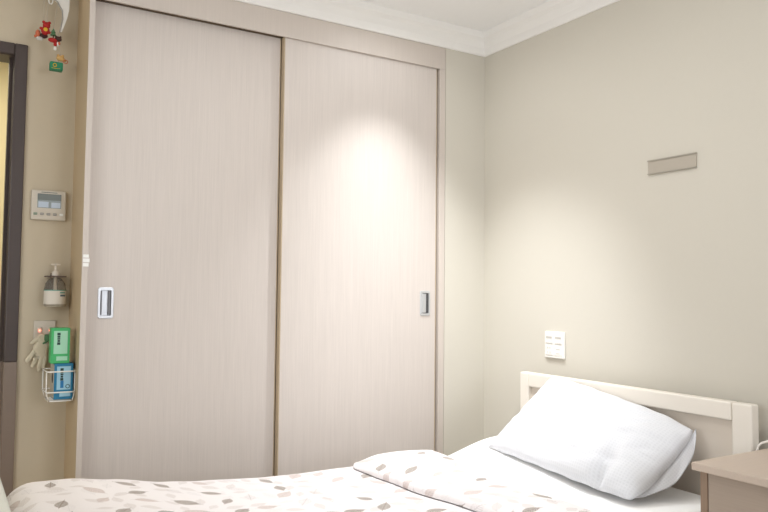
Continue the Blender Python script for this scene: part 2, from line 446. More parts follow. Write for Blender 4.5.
# soap dispenser
cx, cy = -1.976, .225
t = thing('soap_dispenser', 'clear pump bottle of hand sanitiser in wall bracket', 'soap dispenser', (cx, cy, 1.11))
R_ = .040
bm = bmesh.new()
lathe(bm, cx, cy, [(.036, 1.107), (R_, 1.112), (R_, 1.178), (.036, 1.198), (.026, 1.214), (.015, 1.222), (.013, 1.228)], 28)
link('bottle', bm, M['bottle'], t, True)
bm = bmesh.new(); lathe(bm, cx, cy, [(.037, 1.108), (R_-.003, 1.113), (R_-.003, 1.172), (.03, 1.172)], 28); link('liquid', bm, M['label'], t, True)
bm = bmesh.new()
n = 22; prev = None
for k in range(n+1):
    an = math.radians(180+180*k/n); p = [bm.verts.new((cx+(R_+.0008)*math.cos(an), cy+(R_+.0008)*math.sin(an), z)) for z in (1.118, 1.172)]
    if prev: bm.faces.new((prev[0], p[0], p[1], prev[1]))
    prev = p
lb = link('label', bm, M['label'], t, True)
def curved(name, a0, a1, z0, z1, mat, parent, off):
    bm = bmesh.new(); prev = None
    for k in range(9):
        an = math.radians(a0+(a1-a0)*k/8); p = [bm.verts.new((cx+(R_+off)*math.cos(an), cy+(R_+off)*math.sin(an), z)) for z in (z0, z1)]
        if prev: bm.faces.new((prev[0], p[0], p[1], prev[1]))
        prev = p
    return link(name, bm, mat, parent, True)
curved('label_band', 185, 350, 1.170, 1.1735, M['label_teal'], lb, .0016)
curved('label_text', 290, 325, 1.148, 1.155, M['label_ink'], lb, .0016)
curved('label_text', 288, 322, 1.160, 1.165, M['label_teal'], lb, .0016)
bm = bmesh.new(); lathe(bm, cx, cy, [(.014, 1.222), (.0145, 1.236), (.011, 1.246), (.005, 1.250), (.0042, 1.270), (.0, 1.2705)], 16)
lathe(bm, cx, cy, [(.0055, 1.12), (.0055, 1.222)], 10)
box(bm, cx-.017, cx+.017, cy-.006, cy+.006, 1.270, 1.276, bev=.002)
box(bm, cx-.004, cx+.004, cy-.034, cy, 1.270, 1.276, bev=.002)
link('pump', bm, M['cream'], t, False)
bm = bmesh.new()
# collar with a hole for the neck, carried off the wall on a back strap
nn = 20; a_ = []; b_ = []
for k in range(nn):
    an = 2*PI*k/nn
    a_.append((cx+.0162*math.cos(an), cy+.0162*math.sin(an))); b_.append((cx+max(-.036, min(.036, .048*math.cos(an))), cy+max(-.030, min(.055-.001, .06*math.sin(an)))))
for z0, z1 in ((1.2235, 1.2285),):
    va = [[bm.verts.new((*p, z)) for p in a_] for z in (z0, z1)]; vb = [[bm.verts.new((*p, z)) for p in b_] for z in (z0, z1)]
    for k in range(nn):
        j = (k+1) % nn
        bm.faces.new((va[1][k], vb[1][k], vb[1][j], va[1][j])); bm.faces.new((va[0][j], vb[0][j], vb[0][k], va[0][k]))
        bm.faces.new((vb[0][k], vb[0][j], vb[1][j], vb[1][k])); bm.faces.new((va[0][j], va[0][k], va[1][k], va[1][j]))
box(bm, cx-.012, cx+.012, YR-.004, YR, 1.12, 1.24)
tag(link('bottle_bracket', bm, M['bracket']), 'dark brown wall bracket gripping the clear bottle by its neck', 'bracket')

# power outlet with two neon lamps
t = thing('power_outlet', 'white double power outlet with glowing red neon lights', 'power outlet', (-2.003, YR, 1.02))
B('face_plate', M['thermo'], t, -2.043, -1.963, YR-.010, YR, .945, 1.052, bev=.003)
for xx in (-2.022, -1.983):
    s_ = B('rocker_switch', M['thermo'], t, xx-.009, xx+.009, YR-.014, YR-.009, 1.000, 1.026, bev=.002)
    bm = bmesh.new(); blob(bm, (xx, YR-.015, 1.013), .0042); link('neon_light', bm, M['neon'], s_, True)
bm = bmesh.new(); tube(bm, [(-1.985, YR-.03, .99), (-1.99, YR-.035, .975), (-2.005, YR-.03, .965), (-2.02, YR-.02, .955)], .004, 8)
box(bm, -2.006, -1.972, YR-.04, YR-.0145, .972, .998, bev=.005)
tag(link('green_plug', bm, M['toygreen'], smooth=False), 'green plug and lead pushed into the power outlet', 'plug')

# wire basket holding glove boxes
t = thing('wire_basket', 'white wire basket on the wardrobe side holding the cartons', 'basket', (-1.967, .12, .76))
x0, x1, yf, yb, zb, zm, zt = -2.016, -1.9185, .048, .185, .760, .795, .871
def loop(z, ya=yf, yb_=yb, r=.0026, xa=x0, xb=x1):
    bm = bmesh.new(); q = .008
    pts = [(xa, yb_, z), (xa, ya+q, z), (xa+q*.3, ya+q*.3, z), (xa+q, ya, z), (xb-q, ya, z), (xb-q*.3, ya+q*.3, z), (xb, ya+q, z), (xb, yb_, z)]
    tube(bm, pts, r, 8); return bm
for z in (zt, zm): link('rail', loop(z), M['wire'], t, True)
bm = loop(zb, yf+.02, yb, .0022, x0+.012, x1-.006); link('base_rail', bm, M['wire'], t, True)
for (xx, yy) in ((x0, .06), (x0, .165), (x1, .06), (x1, .165)):
    bm = bmesh.new(); xi = xx+.012 if xx == x0 else xx-.006
    tube(bm, [(xx, yy, zt), (xx, yy, zm), (xx+(xi-xx)*.4, yy+.004, zm-.018), (xi, yy+.01, zb)], .0022, 8); link('upright', bm, M['wire'], t, True)
for yy in (.09, .12, .15, .178):
    bm = bmesh.new(); tube(bm, [(x0+.012, yy, zb), (x1-.006, yy, zb)], .002, 6); link('base_wire', bm, M['wire'], t, True)
B('mounting_strip', M['wire'], t, x1, -1.915, .07, .16, .80, .874)
bm = bmesh.new(); tube(bm, [(x0, yb, zt), (x1, yb, zt)], .0024, 8); link('back_rail', bm, M['wire'], t, True)
bm = bmesh.new(); tube(bm, [(x0, yb, zm), (x1, yb, zm)], .0024, 8); link('back_rail', bm, M['wire'], t, True)

def carton(name, label, X0, X1, Z0, Z1, Y0, Y1, mat, lt, ink, pic):
    t = thing(name, label, 'box', ((X0+X1)/2, (Y0+Y1)/2, Z0), 'disposable glove cartons')
    B('carton_body', M[mat], t, X0, X1, Y0, Y1, Z0, Z1, bev=.0015)
    W, H = X1-X0, Z1-Z0
    lb = B('front_label', M[lt], t, X0+W*.14, X1-W*.13, Y0-.0008, Y0+.001, Z0+H*.27, Z1-H*.08)
    bm = bmesh.new()
    # short vertical line of heavy lettering, too small to read in the photograph
    zc = Z1-H*.13; xx = X0+W*.40
    for hgt, wd in ((.09, .17), (.07, .15), (.05, .15), (.07, .13), (.09, .16)):
        a = zc; b_ = zc-H*hgt*.8
        box(bm, xx-W*wd/2, xx+W*wd/2, Y0-.0014, Y0-.0004, b_, a); zc = b_-H*.012
    link('print', bm, M[ink], lb)
    if pic:
        sd = B('side_face', M['card'], t, X0-.0008, X0+.001, Y0+.004, Y1-.004, Z0+.004, Z1-.004)
        bm = bmesh.new(); blob(bm, (X0-.0008, (Y0+Y1)/2-.01, (Z0+Z1)/2+.01), .02, .05, 1, 1); link('opening', bm, M['black'], sd, True)
        B('picture', M['inkblue'], lb, X0+W*.33, X0+W*.5, Y0-.0013, Y0-.0004, Z0+H*.32, Z0+H*.52)
        bm = bmesh.new(); r1 = W*.1; cxx, czz = X0+W*.72, Z0+H*.36
        tube(bm, [(cxx+r1*math.cos(k*PI/8), Y0-.0012, czz+r1*math.sin(k*PI/8)) for k in range(17)], .0012, 6); link('round_mark', bm, M['ink'], lb)
    B('lower_label', M[lt], t, X0+W*.3, X1-W*.12, Y0-.0008, Y0+.001, Z0+H*.08, Z0+H*.2)
    return t
carton('glove_carton', 'blue glove carton standing upright in the wire basket', -1.989, -1.9235, .766, .899, .068, .175, 'blue', 'blue_lt', 'ink', True)
carton('glove_carton', 'green glove carton stacked on top of the blue carton', -2.0035, -1.938, .9, 1.031, .068, .125, 'green', 'green_lt', 'ink', False)
# limp latex glove hanging beside the cartons
def skin(name, verts, edges, radii, mat, parent=None, sub=2, flat=None):
    me = bpy.data.meshes.new(name); me.from_pydata(verts, edges, []); o = bpy.data.objects.new(name, me); C.objects.link(o)
    sk = o.modifiers.new('skin', 'SKIN'); ss = o.modifiers.new('sub', 'SUBSURF'); ss.levels = sub; ss.render_levels = sub
    sk.use_smooth_shade = True
    for i, r in enumerate(radii): me.skin_vertices[0].data[i].radius = (r[0], r[1]) if isinstance(r, tuple) else (r, r)
    me.skin_vertices[0].data[0].use_root = True
    dg = bpy.context.evaluated_depsgraph_get(); dg.update(); e = bpy.data.meshes.new_from_object(o.evaluated_get(dg))
    bpy.data.objects.remove(o); o2 = bpy.data.objects.new(name, e); C.objects.link(o2)
    e.materials.clear(); e.materials.append(mat)
    for p in e.polygons: p.use_smooth = True
    if parent: o2.parent = parent
    return o2
def gl(px, pz, y=.235): return (px, y, pz)
# pixel-like plan of the glove in metres: cuff top right, fingers down left
gv = []; ge = []; gr = []
def add(p, r, par=None):
    gv.append(p); gr.append(r); i = len(gv)-1
    if par is not None: ge.append((par, i))
    return i
c1 = add((-1.998, .232, 1.000), .020)
pa = add((-2.006, .23, .975), .027, c1)
p2 = add((-2.016, .228, .945), .029, pa)
for pts in ([(-2.036, .224, .935), (-2.052, .22, .913), (-2.068, .217, .892)],
            [(-2.028, .222, .915), (-2.038, .217, .890), (-2.046, .213, .868)],
            [(-2.014, .222, .908), (-2.018, .216, .880), (-2.024, .212, .852)],
            [(-2.002, .224, .915), (-2.003, .218, .888), (-2.006, .214, .862)]):
    par = p2
    for k, p in enumerate(pts): par = add(p, (.0115, .0100, .0078)[k], par)
par = pa
for k, p in enumerate([(-2.030, .224, .976), (-2.044, .22, .972), (-2.055, .217, .960)]): par = add(p, (.0115, .0100, .0078)[k], par)
g = skin('latex_glove', gv, ge, gr, M['latex'])
for v in g.data.vertices:
    v.co.y = .260+(v.co.y-.225)*.5; v.co.x += .003*noise.noise(v.co*60); v.co.z += .004*noise.noise(v.co*50+Vector((3, 0, 0)))
tag(g, 'cream latex glove hanging limp beside the green carton', 'glove')

# hanging toy mobile at upper left
Y_ = .16
def P(px, py): # place on the hanging plane: metres from this plane's own layout
    return (px, Y_, py)
t = thing('hanging_mobile', 'white curved arm hanging down at the upper left', 'mobile', (-1.99, Y_, CEIL))
bm = bmesh.new()
path = [(-2.10, 2.50), (-2.075, 2.43), (-2.045, 2.37), (-2.010, 2.332), (-1.988, 2.303), (-1.979, 2.27), (-1.981, 2.235), (-1.988, 2.205), (-1.994, 2.180)]
wd = [.018, .024, .034, .034, .022, .013, .008, .006, .0045]
rows = []
for (x, z), h in zip(path, wd): rows.append([bm.verts.new((x+a*h, Y_+b_, z+a*h*.35)) for a, b_ in ((-1, -.004), (1, -.004), (1, .004), (-1, .004))])
for a, b_ in zip(rows, rows[1:]):
    for k in range(4): bm.faces.new((a[k], a[(k+1) % 4], b_[(k+1) % 4], b_[k]))
bm.faces.new(rows[0][::-1]); bm.faces.new(rows[-1]); link('curved_arm', bm, M['wallwhite'], t)
bm = bmesh.new()
tube(bm, [(p[0]-h*.98, Y_-.006, p[1]-h*.34) for p, h in zip(path[2:], wd[2:])], .0022, 8)
k_ = link('seam_wire', bm, M['btn_grey'], t, True)
bm = bmesh.new()
cxx, czz = -2.033, 2.305
tube(bm, [(-2.05, Y_, 2.40)]+[(cxx+.008*math.sin(a), Y_, czz-.022*math.cos(a)) for a in [PI*(.85-k*.1575)*1.0 for k in range(12)]], .0025, 8)
link('cord_loop', bm, M['wallwhite'], t, True)
def strand(bm, a, b_): tube(bm, [a, b_], .0012, 6)
# small felt and wooden toys on threads (each hangs on its own)
G = 'toys hung from the mobile'
t = thing('hanging_toy', 'red bear-shaped felt toy hanging from the white arm', 'toy', (-2.04, Y_, 2.20), G)
bm = bmesh.new(); blob(bm, (-2.036, Y_, 2.209), .014); blob(bm, (-2.046, Y_, 2.221), .006); blob(bm, (-2.026, Y_, 2.221), .006)
blob(bm, (-2.040, Y_, 2.188), .016, 1, .8, 1.1); blob(bm, (-2.055, Y_, 2.195), .006); blob(bm, (-2.026, Y_, 2.183), .006); link('body', bm, M['red'], t, True)
bm = bmesh.new(); blob(bm, (-2.040, Y_-.011, 2.190), .008, 1, .5, 1); link('belly', bm, M['yellow'], t, True)
bm = bmesh.new(); strand(bm, (-2.036, Y_, 2.218), (-2.03, Y_, 2.36)); link('thread', bm, M['thread'], t)
t = thing('hanging_toy', 'dark brown and orange toy dangling below the red bear', 'toy', (-2.055, Y_, 2.16), G)
bm = bmesh.new(); blob(bm, (-2.047, Y_+.02, 2.172), .013, 1.3, .8, .8); link('body', bm, M['dkbrown'], t, True)
bm = bmesh.new(); blob(bm, (-2.066, Y_+.02, 2.178), .012, .8, .6, 1.3); blob(bm, (-2.074, Y_+.02, 2.166), .006); link('wing', bm, M['orange'], t, True)
bm = bmesh.new(); blob(bm, (-2.060, Y_+.02, 2.160), .011, 1.3, .5, .8); link('skirt', bm, M['plastic_grey'], t, True)
bm = bmesh.new(); strand(bm, (-2.047, Y_+.02, 2.18), (-2.05, Y_+.004, 2.39)); link('thread', bm, M['thread'], t)
t = thing('hanging_toy', 'small faded green tree toy right of the red bear', 'toy', (-2.015, Y_, 2.18), G)
bm = bmesh.new()
for zz, rr in ((2.182, .012), (2.193, .009)):
    q = bmesh.ops.create_cone(bm, segments=12, radius1=rr, radius2=.001, depth=.016, cap_ends=True)
    for v in q['verts']: v.co += Vector((-2.014, Y_, zz))
link('tree_body', bm, M['toygreen'], t)
bm = bmesh.new(); box(bm, -2.016, -2.012, Y_-.002, Y_+.002, 2.162, 2.174); link('trunk', bm, M['dkbrown'], t)
bm = bmesh.new(); strand(bm, (-2.014, Y_, 2.2), (-2.0, Y_, 2.32)); link('thread', bm, M['thread'], t)
t = thing('hanging_toy', 'brown, red and white four-legged toy under the arm tip', 'toy', (-2.005, Y_, 2.14), G)
bm = bmesh.new(); blob(bm, (-1.993, Y_, 2.163), .012, 1.1, .8, .9); blob(bm, (-2.001, Y_, 2.172), .004); blob(bm, (-1.985, Y_, 2.172), .004); link('head', bm, M['dkbrown'], t, True)
bm = bmesh.new(); blob(bm, (-2.012, Y_, 2.155), .012, 1.5, .8, .8); blob(bm, (-2.003, Y_, 2.142), .009, .8, .8, 1.3)
link('torso', bm, M['red'], t, True)
bm = bmesh.new(); blob(bm, (-1.994, Y_, 2.143), .008, .8, .8, 1.2); blob(bm, (-2.003, Y_, 2.124), .008, .8, .8, 1.2); link('leg', bm, M['wallwhite'], t, True)
bm = bmesh.new(); blob(bm, (-1.990, Y_-.004, 2.145), .006, .8, .8, 1.2); link('leg', bm, M['orange'], t, True)
bm = bmesh.new(); strand(bm, (-1.993, Y_, 2.170), (-1.994, Y_, 2.19)); link('thread', bm, M['thread'], t)
t = thing('hanging_toy', 'tan wooden teddy toy perched behind the green block', 'toy', (-1.99, Y_, 2.09), G)
bm = bmesh.new(); blob(bm, (-1.990, Y_, 2.098), .013, 1.2, .7, .9); blob(bm, (-1.998, Y_, 2.109), .005); blob(bm, (-1.982, Y_, 2.109), .005)
blob(bm, (-1.978, Y_, 2.092), .008, 1.3, .7, .8); link('body', bm, M['tan'], t, True)
bm = bmesh.new(); tube(bm, [(-1.972+.008*math.cos(k*PI/6), Y_-.008, 2.086+.007*math.sin(k*PI/6)) for k in range(13)], .0014, 6); link('ring', bm, M['orange'], t, True)
bm = bmesh.new(); strand(bm, (-1.991, Y_, 2.108), (-1.996, Y_, 2.15)); link('thread', bm, M['thread'], t)
t = thing('hanging_toy', 'green block toy with yellow ring, lowest of the hanging toys', 'toy', (-2.005, Y_, 2.05), G)
bm = bmesh.new(); box(bm, -2.030, -1.983, Y_-.016, Y_+.016, 2.037, 2.070, bev=.004); link('block', bm, M['cubegreen'], t)
bm = bmesh.new(); tube(bm, [(-2.013+.006*math.cos(k*PI/6), Y_-.0175, 2.055+.0065*math.sin(k*PI/6)) for k in range(13)], .0015, 6); link('ring_mark', bm, M['yellow'], t, True)
bm = bmesh.new(); tube(bm, [(-2.024, Y_-.017, 2.043), (-2.012, Y_-.0175, 2.042), (-1.994, Y_-.017, 2.044)], .001, 6); link('stripe', bm, M['yellow'], t, True)
bm = bmesh.new(); strand(bm, (-2.0, Y_, 2.069), (-1.996, Y_, 2.09)); link('thread', bm, M['thread'], t)

for o in C.objects:
    if o.name.startswith('hanging_toy'):
        dx, dz = {'red': (-.009, -.013), 'dar': (-.006, -.012), 'sma': (-.006, -.012), 'bro': (-.009, -.012), 'tan': (-.002, -.022), 'gre': (0, -.013)}[o['label'][:3]]
        o.location.x += dx; o.location.z += dz

# ------------------------------------------------------------------ bed
BY0, BY1 = -1.484, -.385
t = thing('bed', 'white painted single bed with panelled headboard', 'bed', (-1.15, -.92, 0))
HZ = .824
B('headboard_panel', M['hbpanel'], t, -.082, -.066, BY0+.055, BY1-.045, .34, HZ-.055)
bm = bmesh.new(); box(bm, -.102, -.060, BY0+.072, BY1-.05, HZ-.062, HZ, bev=.006, seg=3); link('top_rail', bm, M['white_paint'], t)
bm = bmesh.new(); box(bm, -.102, -.060, BY0, BY0+.072, .0, HZ, bev=.007, seg=3); link('post', bm, M['white_paint'], t)
bm = bmesh.new(); box(bm, -.102, -.060, BY1-.05, BY1+.006, .0, HZ, bev=.007, seg=3); link('post', bm, M['white_paint'], t)
bm = bmesh.new(); box(bm, -2.266, -2.231, BY0, BY1, .2, .752, bev=.007, seg=3); link('footboard', bm, M['footboard'], t)
for y0 in (BY0, BY1-.05):
    bm = bmesh.new(); box(bm, -2.266, -2.231, y0, y0+.05, 0, .2, bev=.004); link('leg', bm, M['footboard'], t)
for y0 in (BY0+.01, BY1-.035): B('side_rail', M['white_paint'], t, -2.231, -.102, y0, y0+.025, .22, .34, bev=.003)
B('slat_base', M['white_paint'], t, -2.225, -.105, BY0+.035, BY1-.035, .30, .34)

# mattress with fitted sheet
MY0, MY1 = -1.452, -.398
def mz(x, y):
    z = .486+.017*smooth((x+.6)/.3)+.060*smooth((x+.70)/.45)*smooth((y+1.20)/.75)
    return z+.002*noise.noise(Vector((x*5, y*5, 0)))
def drape(name, xs0, xs1, ys0, ys1, top, rad, side, nx, ny, mat, parent, zbase=None, closed_ends=(True, True)):
    """rounded-box skin: arc-length grid over top and sides"""
    def axis(a, b, n):
        out = []   # (pos, drop, arclength)
        arc = 6
        out.append((a, rad+side)); out.append((a, rad+side*.5)); out.append((a, rad))
        for k in range(1, arc): an = PI/2*k/arc; out.append((a+rad*(1-math.cos(an)), rad*(1-math.sin(an))))
        for k in range(n+1): out.append((a+rad+(b-a-2*rad)*k/n, 0))
        for k in range(1, arc): an = PI/2*k/arc; out.append((b-rad+rad*math.sin(an), rad*(1-math.cos(an))))
        out.append((b, rad)); out.append((b, rad+side*.5)); out.append((b, rad+side))
        s = 0; res = []
        for i, (p, d) in enumerate(out):
            if i: s += math.hypot(p-out[i-1][0], d-out[i-1][1])
            res.append((p, d, s))
        return res
    X = axis(xs0, xs1, nx); Y = axis(ys0, ys1, ny)
    bm = bmesh.new(); uvl = bm.loops.layers.uv.new('UVMap'); g = []; uv = {}
    for (x, dx, sx) in X:
        r = []
        for (y, dy, sy) in Y:
            z = top(x, y)-max(dx, dy) if not (dx and dy) else top(x, y)-min(rad+side, math.hypot(dx, dy))
            v = bm.verts.new((x, y, z)); uv[v] = (sx, sy); r.append(v)
        g.append(r)
    for i in range(len(X)-1):
        for j in range(len(Y)-1):
            f = bm.faces.new((g[i][j], g[i+1][j], g[i+1][j+1], g[i][j+1]))
            for l in f.loops: l[uvl].uv = uv[l.vert]
    return link(name, bm, mat, parent, True)
t = thing('mattress', 'white single mattress under a white fitted sheet', 'mattress', (-1.15, -.91, .34))
B('mattress_core', M['sheet'], t, -2.20, -.112, MY0+.012, MY1-.012, .341, .470, bev=.02)
drape('fitted_sheet', -2.21, -.106, MY0, MY1, mz, .045, .09, 60, 34, M['sheet'], t)

# duvet: one quilt, its head end folded back towards the foot
def interp(tab, x):
    if x <= tab[0][0]: return tab[0][1]
    for (a, fa), (b, fb) in zip(tab, tab[1:]):
        if x <= b: return fa+(fb-fa)*smooth((x-a)/(b-a))*.5+(fb-fa)*.5*(x-a)/(b-a)
    return tab[-1][1]
TOPZ = [(-2.185, .574), (-2.10, .587), (-2.0, .585), (-1.868, .567), (-1.70, .538), (-1.585, .526), (-1.337, .509), (-1.2, .505), (-1.05, .506), (-.6, .504)]
HEM = [(-1.5, -.90), (-1.2, -.92), (-1.03, -.945), (-.83, -.988), (-.6, -.998), (-.45, -1.0), (-.36, -.955)]
def dz_low(x, y):
    return interp(TOPZ, x)+(.004*noise.noise(Vector((x*2.2, y*2.2, 2.0)))+.004*noise.noise(Vector((x*7, y*6, 5.0))))*smooth((-.36-y)/.2)
XFOOT, XFOLD, XHEM = -2.185, -.60, -1.06
def fold_x(y): return XFOLD-.06*smooth((-.40-y)/.5)+.01*math.sin(y*9)
def hem_x(y): return interp(HEM, y)+.004*math.sin(y*14)
def build_duvet():
    YA, YB, rad, side = -1.525, -.360, .055, .20
    # across positions
    A = []
    for s in (1, .66, .33, 0): A.append((YA, rad+side*s))
    for k in range(1, 8): an = PI/2*k/8; A.append((YA+rad*(1-math.cos(an)), rad*(1-math.sin(an))))
    n = 72
    for k in range(n+1): A.append((YA+rad+(YB-YA-2*rad)*k/n, 0))
    for k in range(1, 8): an = PI/2*k/8; A.append((YB-rad+rad*math.sin(an), rad*(1-math.cos(an))))
    for s in (0, .33, .66, 1): A.append((YB, rad+side*s))
    bm = bmesh.new(); uvl = bm.loops.layers.uv.new('UVMap'); grid = []; UV = {}
    sA = 0
    for j, (y, dy) in enumerate(A):
        if j: sA += math.hypot(y-A[j-1][0], dy-A[j-1][1])
        yo = 1 if y > -.9 else -1
        path = []   # (x, z, yoff)
        fx, hx = fold_x(y), hem_x(y)
        rf = .085
        def L(x): return dz_low(x, y)
        for k in range(4): path.append((XFOOT, L(XFOOT)-rf-.12*(1-k/3.0), 0))
        for k in range(1, 8): an = PI/2*k/8; path.append((XFOOT+rf*(1-math.cos(an)), L(XFOOT+.1)-rf*(1-math.sin(an)), 0))
        m = 110
        x0_ = XFOOT+rf
        for k in range(m+1): x = x0_+(fx-.02-x0_)*k/m; path.append((x, L(x), 0))
        zf = L(fx)
        R2 = .010
        for k in range(1, 8): an = PI*k/8; path.append((fx-.02+.02*math.sin(an), zf+R2-R2*math.cos(an), .004*k/8))
        m2 = 40
        for k in range(m2+1):
            u = k/m2; x = fx-.02+(hx+.012-(fx-.02))*u
            puff = .001+.016*math.sin(PI*min(1, .12+u*.80))-(.011 if y > -.7 else .011)*smooth((u-.72)/.28)*smooth((y+.62)/.2)
            puff += .003*noise.noise(Vector((x*4, y*4, 9)))*smooth((-.38-y)/.15)
            path.append((x, L(x)+2*R2+puff*(1.0), .012*smooth(u/.1)))
        zl = path[-1][1]; xl = path[-1][0]
        base = L(hx)+.004
        for k in range(1, 7): an = PI/2*k/6; path.append((xl-.012*math.sin(an), zl-(zl-base)*(1-math.cos(an)), .012))
        s = 0; col = []
        for i, (x, z, yf_) in enumerate(path):
            if i: s += math.hypot(x-path[i-1][0], z-path[i-1][1])
            zz = z-dy if dy == 0 or z > .45 else z-dy*.6
            # soft vertical pleats in the hanging sides
            pl = .006*math.sin(x*23+2*math.sin(x*7))*min(1, dy/.12) if dy else 0
            v = bm.verts.new((x, y+yo*(yf_*min(1, dy/.05)+pl), max(zz, .24))); UV[v] = (s, sA); col.append(v)
        grid.append(col)
    for j in range(len(grid)-1):
        for i in range(len(grid[0])-1):
            f = bm.faces.new((grid[j][i], grid[j][i+1], grid[j+1][i+1], grid[j+1][i]))
            for l in f.loops: l[uvl].uv = UV[l.vert]
    bmesh.ops.recalc_face_normals(bm, faces=bm.faces)
    return link('duvet', bm, M['leaf'], None, True)
d = build_duvet()
tag(d, 'leaf-printed white duvet folded back halfway down the bed', 'duvet')

# ------------------------------------------------------------------ pillow
def pillow():
    P00 = Vector((-.412, -.530, .545)); P10 = Vector((-.455, -1.300, .510))
    P01 = Vector((-.122, -.600, .830)); P11 = Vector((-.130, -1.306, .720))
    t = thing('pillow', 'plump white waffle-weave pillow leaning against the headboard', 'pillow', (-.33, -.9, .5))
    n1, n2 = 64, 40
    nrm = ((P10-P00).cross(P01-P00)).normalized()
    if nrm.z < 0: nrm = -nrm
    bm = bmesh.new(); uvl = bm.loops.layers.uv.new('UVMap'); UV = {}
    def pt(u, v, side):
        # corners stay pointed while the sides pull in a little
        uu = u+.0; vv = v
        cu = 2*u-1; cv = 2*v-1
        pinch_u = .045*(1-cv*cv)*cu if cu < 0 else -.03*(1-cv*cv)*cu; pinch_v = (.02 if cv < 0 else -.05)*(1-cu*cu)*cv
        a = P00.lerp(P10, uu-pinch_u*.5); b_ = P01.lerp(P11, uu-pinch_u*.5)
        p = a.lerp(b_, vv-pinch_v*.5)
        prof = (max(0, 1-cu**4)**.6)*(max(0, 1-abs(cv)**2.8)**.55)
        cr = max(0, cu)*max(0, -cv); ct = max(0, cu)*max(0, cv); cl = max(0, -cu)*max(0, cv)
        p = p+((P00+P01)/2-(P10+P11)/2).normalized()*(.016*cr**4+.012*ct**6-.012*cl**6)+(P01-P00).normalized()*(.012*cr**4-.012*ct**6-.01*cl**6)
        th = (.085 if side > 0 else -.045)*prof
        # fuller towards the low right corner, slack towards the top left
        if side > 0:
            th *= 1+.25*smooth((u-.45)/.4)*(1-v)-.2*(1-u)*v
            # dent above the lower right end
            th -= .045*math.exp(-((u-.80)/.035)**2)*math.exp(-((v-.02)/.33)**2)*min(1, prof*2)
            th += .012*prof*noise.noise(Vector((u*3.1, v*2.3, 1)))
            th += .010*prof*noise.noise(Vector((u*8+v*5, v*5-u*3, 4)))
            rr = abs(noise.noise(Vector((u*5-v*7, v*2.2+u*2, 8)))); th -= .013*prof*max(0, .2-rr)*4
        q = p+nrm*th
        # edge seam ripple
        e = 1-prof
        q += Vector((0, 0, 1))*.0015*e*math.sin(u*37+v*21)
        sag = .020*math.sin(PI*u)*(1-v)**4
        q.z += -.000*sag
        return q
    rows = {}
    for side in (1, -1):
        for i in range(n1+1):
            for j in range(n2+1):
                bd = i in (0, n1) or j in (0, n2)
                if side == -1 and bd: rows[side, i, j] = rows[1, i, j]; continue
                v = bm.verts.new(pt(i/n1, j/n2, side)); rows[side, i, j] = v; UV[v] = (i/n1*.86, j/n2*.45)
    for side in (1, -1):
        for i in range(n1):
            for j in range(n2):
                q = [rows[side, i, j], rows[side, i+1, j], rows[side, i+1, j+1], rows[side, i, j+1]]
                if side < 0: q = q[::-1]
                f = bm.faces.new(q)
                for l in f.loops: l[uvl].uv = UV[l.vert]
    bmesh.ops.recalc_face_normals(bm, faces=bm.faces)
    for v in bm.verts:
        v.co.x = min(v.co.x, -.106)
        v.co.z = max(v.co.z, mz(v.co.x, v.co.y)+.004)
    link('pillow_body', bm, M['pillow'], t, True)
    # open end of the pillowcase: a slack hem beyond the stuffing
    bm = bmesh.new(); uvl = bm.loops.layers.uv.new('UVMap'); UV = {}
    for s, off in ((-1, -.024), ):
        g = []
        for i in range(11):
            u = i/10; r = []
            for j in range(25):
                v = j/24
                a = P10.lerp(P11, v); bulge = math.sin(PI*v)
                o_ = a-(P10-P00).normalized()*(.036*(1-v)**4+.012-.02*bulge)-nrm*.006+(P01-P00).normalized()*.02*(1-v)**4+Vector((.014, -.032, -.030))*u*bulge**.7
                o_ += nrm*.003*math.sin(v*17+u*4)*u
                vv = bm.verts.new(o_); UV[vv] = (u*.07, v*.45); r.append(vv)
            g.append(r)
        for i in range(10):
            for j in range(24):
                f = bm.faces.new((g[i][j], g[i+1][j], g[i+1][j+1], g[i][j+1]))
                for l in f.loops: l[uvl].uv = UV[l.vert]
    for v in bm.verts:
        v.co.x = min(v.co.x, -.108); v.co.z = max(v.co.z, mz(v.co.x, v.co.y)+.004)
    o = link('pillowcase_hem', bm, M['pillow'], t, True)
    so = o.modifiers.new('s', 'SOLIDIFY'); so.thickness = .003
pillow()

# ------------------------------------------------------------------ bedside table
TX0, TX1, TY0, TY1, TZ = -.503, -.06, -2.02, -1.548, .700
t = thing('bedside_table', 'beige woodgrain bedside table beside the headboard', 'bedside table', (-.28, -1.78, 0))
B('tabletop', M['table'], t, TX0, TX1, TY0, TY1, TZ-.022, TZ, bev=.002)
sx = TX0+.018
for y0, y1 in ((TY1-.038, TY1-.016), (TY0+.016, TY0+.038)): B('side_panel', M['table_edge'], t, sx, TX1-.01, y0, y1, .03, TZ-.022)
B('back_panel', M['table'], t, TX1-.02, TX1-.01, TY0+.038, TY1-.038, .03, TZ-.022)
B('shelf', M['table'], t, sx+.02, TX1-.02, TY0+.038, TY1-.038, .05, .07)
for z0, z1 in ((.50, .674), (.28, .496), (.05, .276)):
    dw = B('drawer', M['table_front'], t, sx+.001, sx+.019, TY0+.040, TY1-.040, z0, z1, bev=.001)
    if z0 < .45:
        bm = bmesh.new(); yc = (TY0+TY1)/2
        tube(bm, [(sx+.002, yc-.06, z1-.05), (sx-.022, yc-.055, z1-.05), (sx-.022, yc+.055, z1-.05), (sx+.002, yc+.06, z1-.05)], .005, 8)
        link('handle', bm, M['chrome'], dw, True)
for (xx, yy) in ((sx+.03, TY0+.05), (sx+.03, TY1-.05), (TX1-.04, TY0+.05), (TX1-.04, TY1-.05)):
    bm = bmesh.new(); lathe(bm, xx, yy, [(.018, 0), (.018, .03)], 14); link('foot', bm, M['black'], t)
bm = bmesh.new()
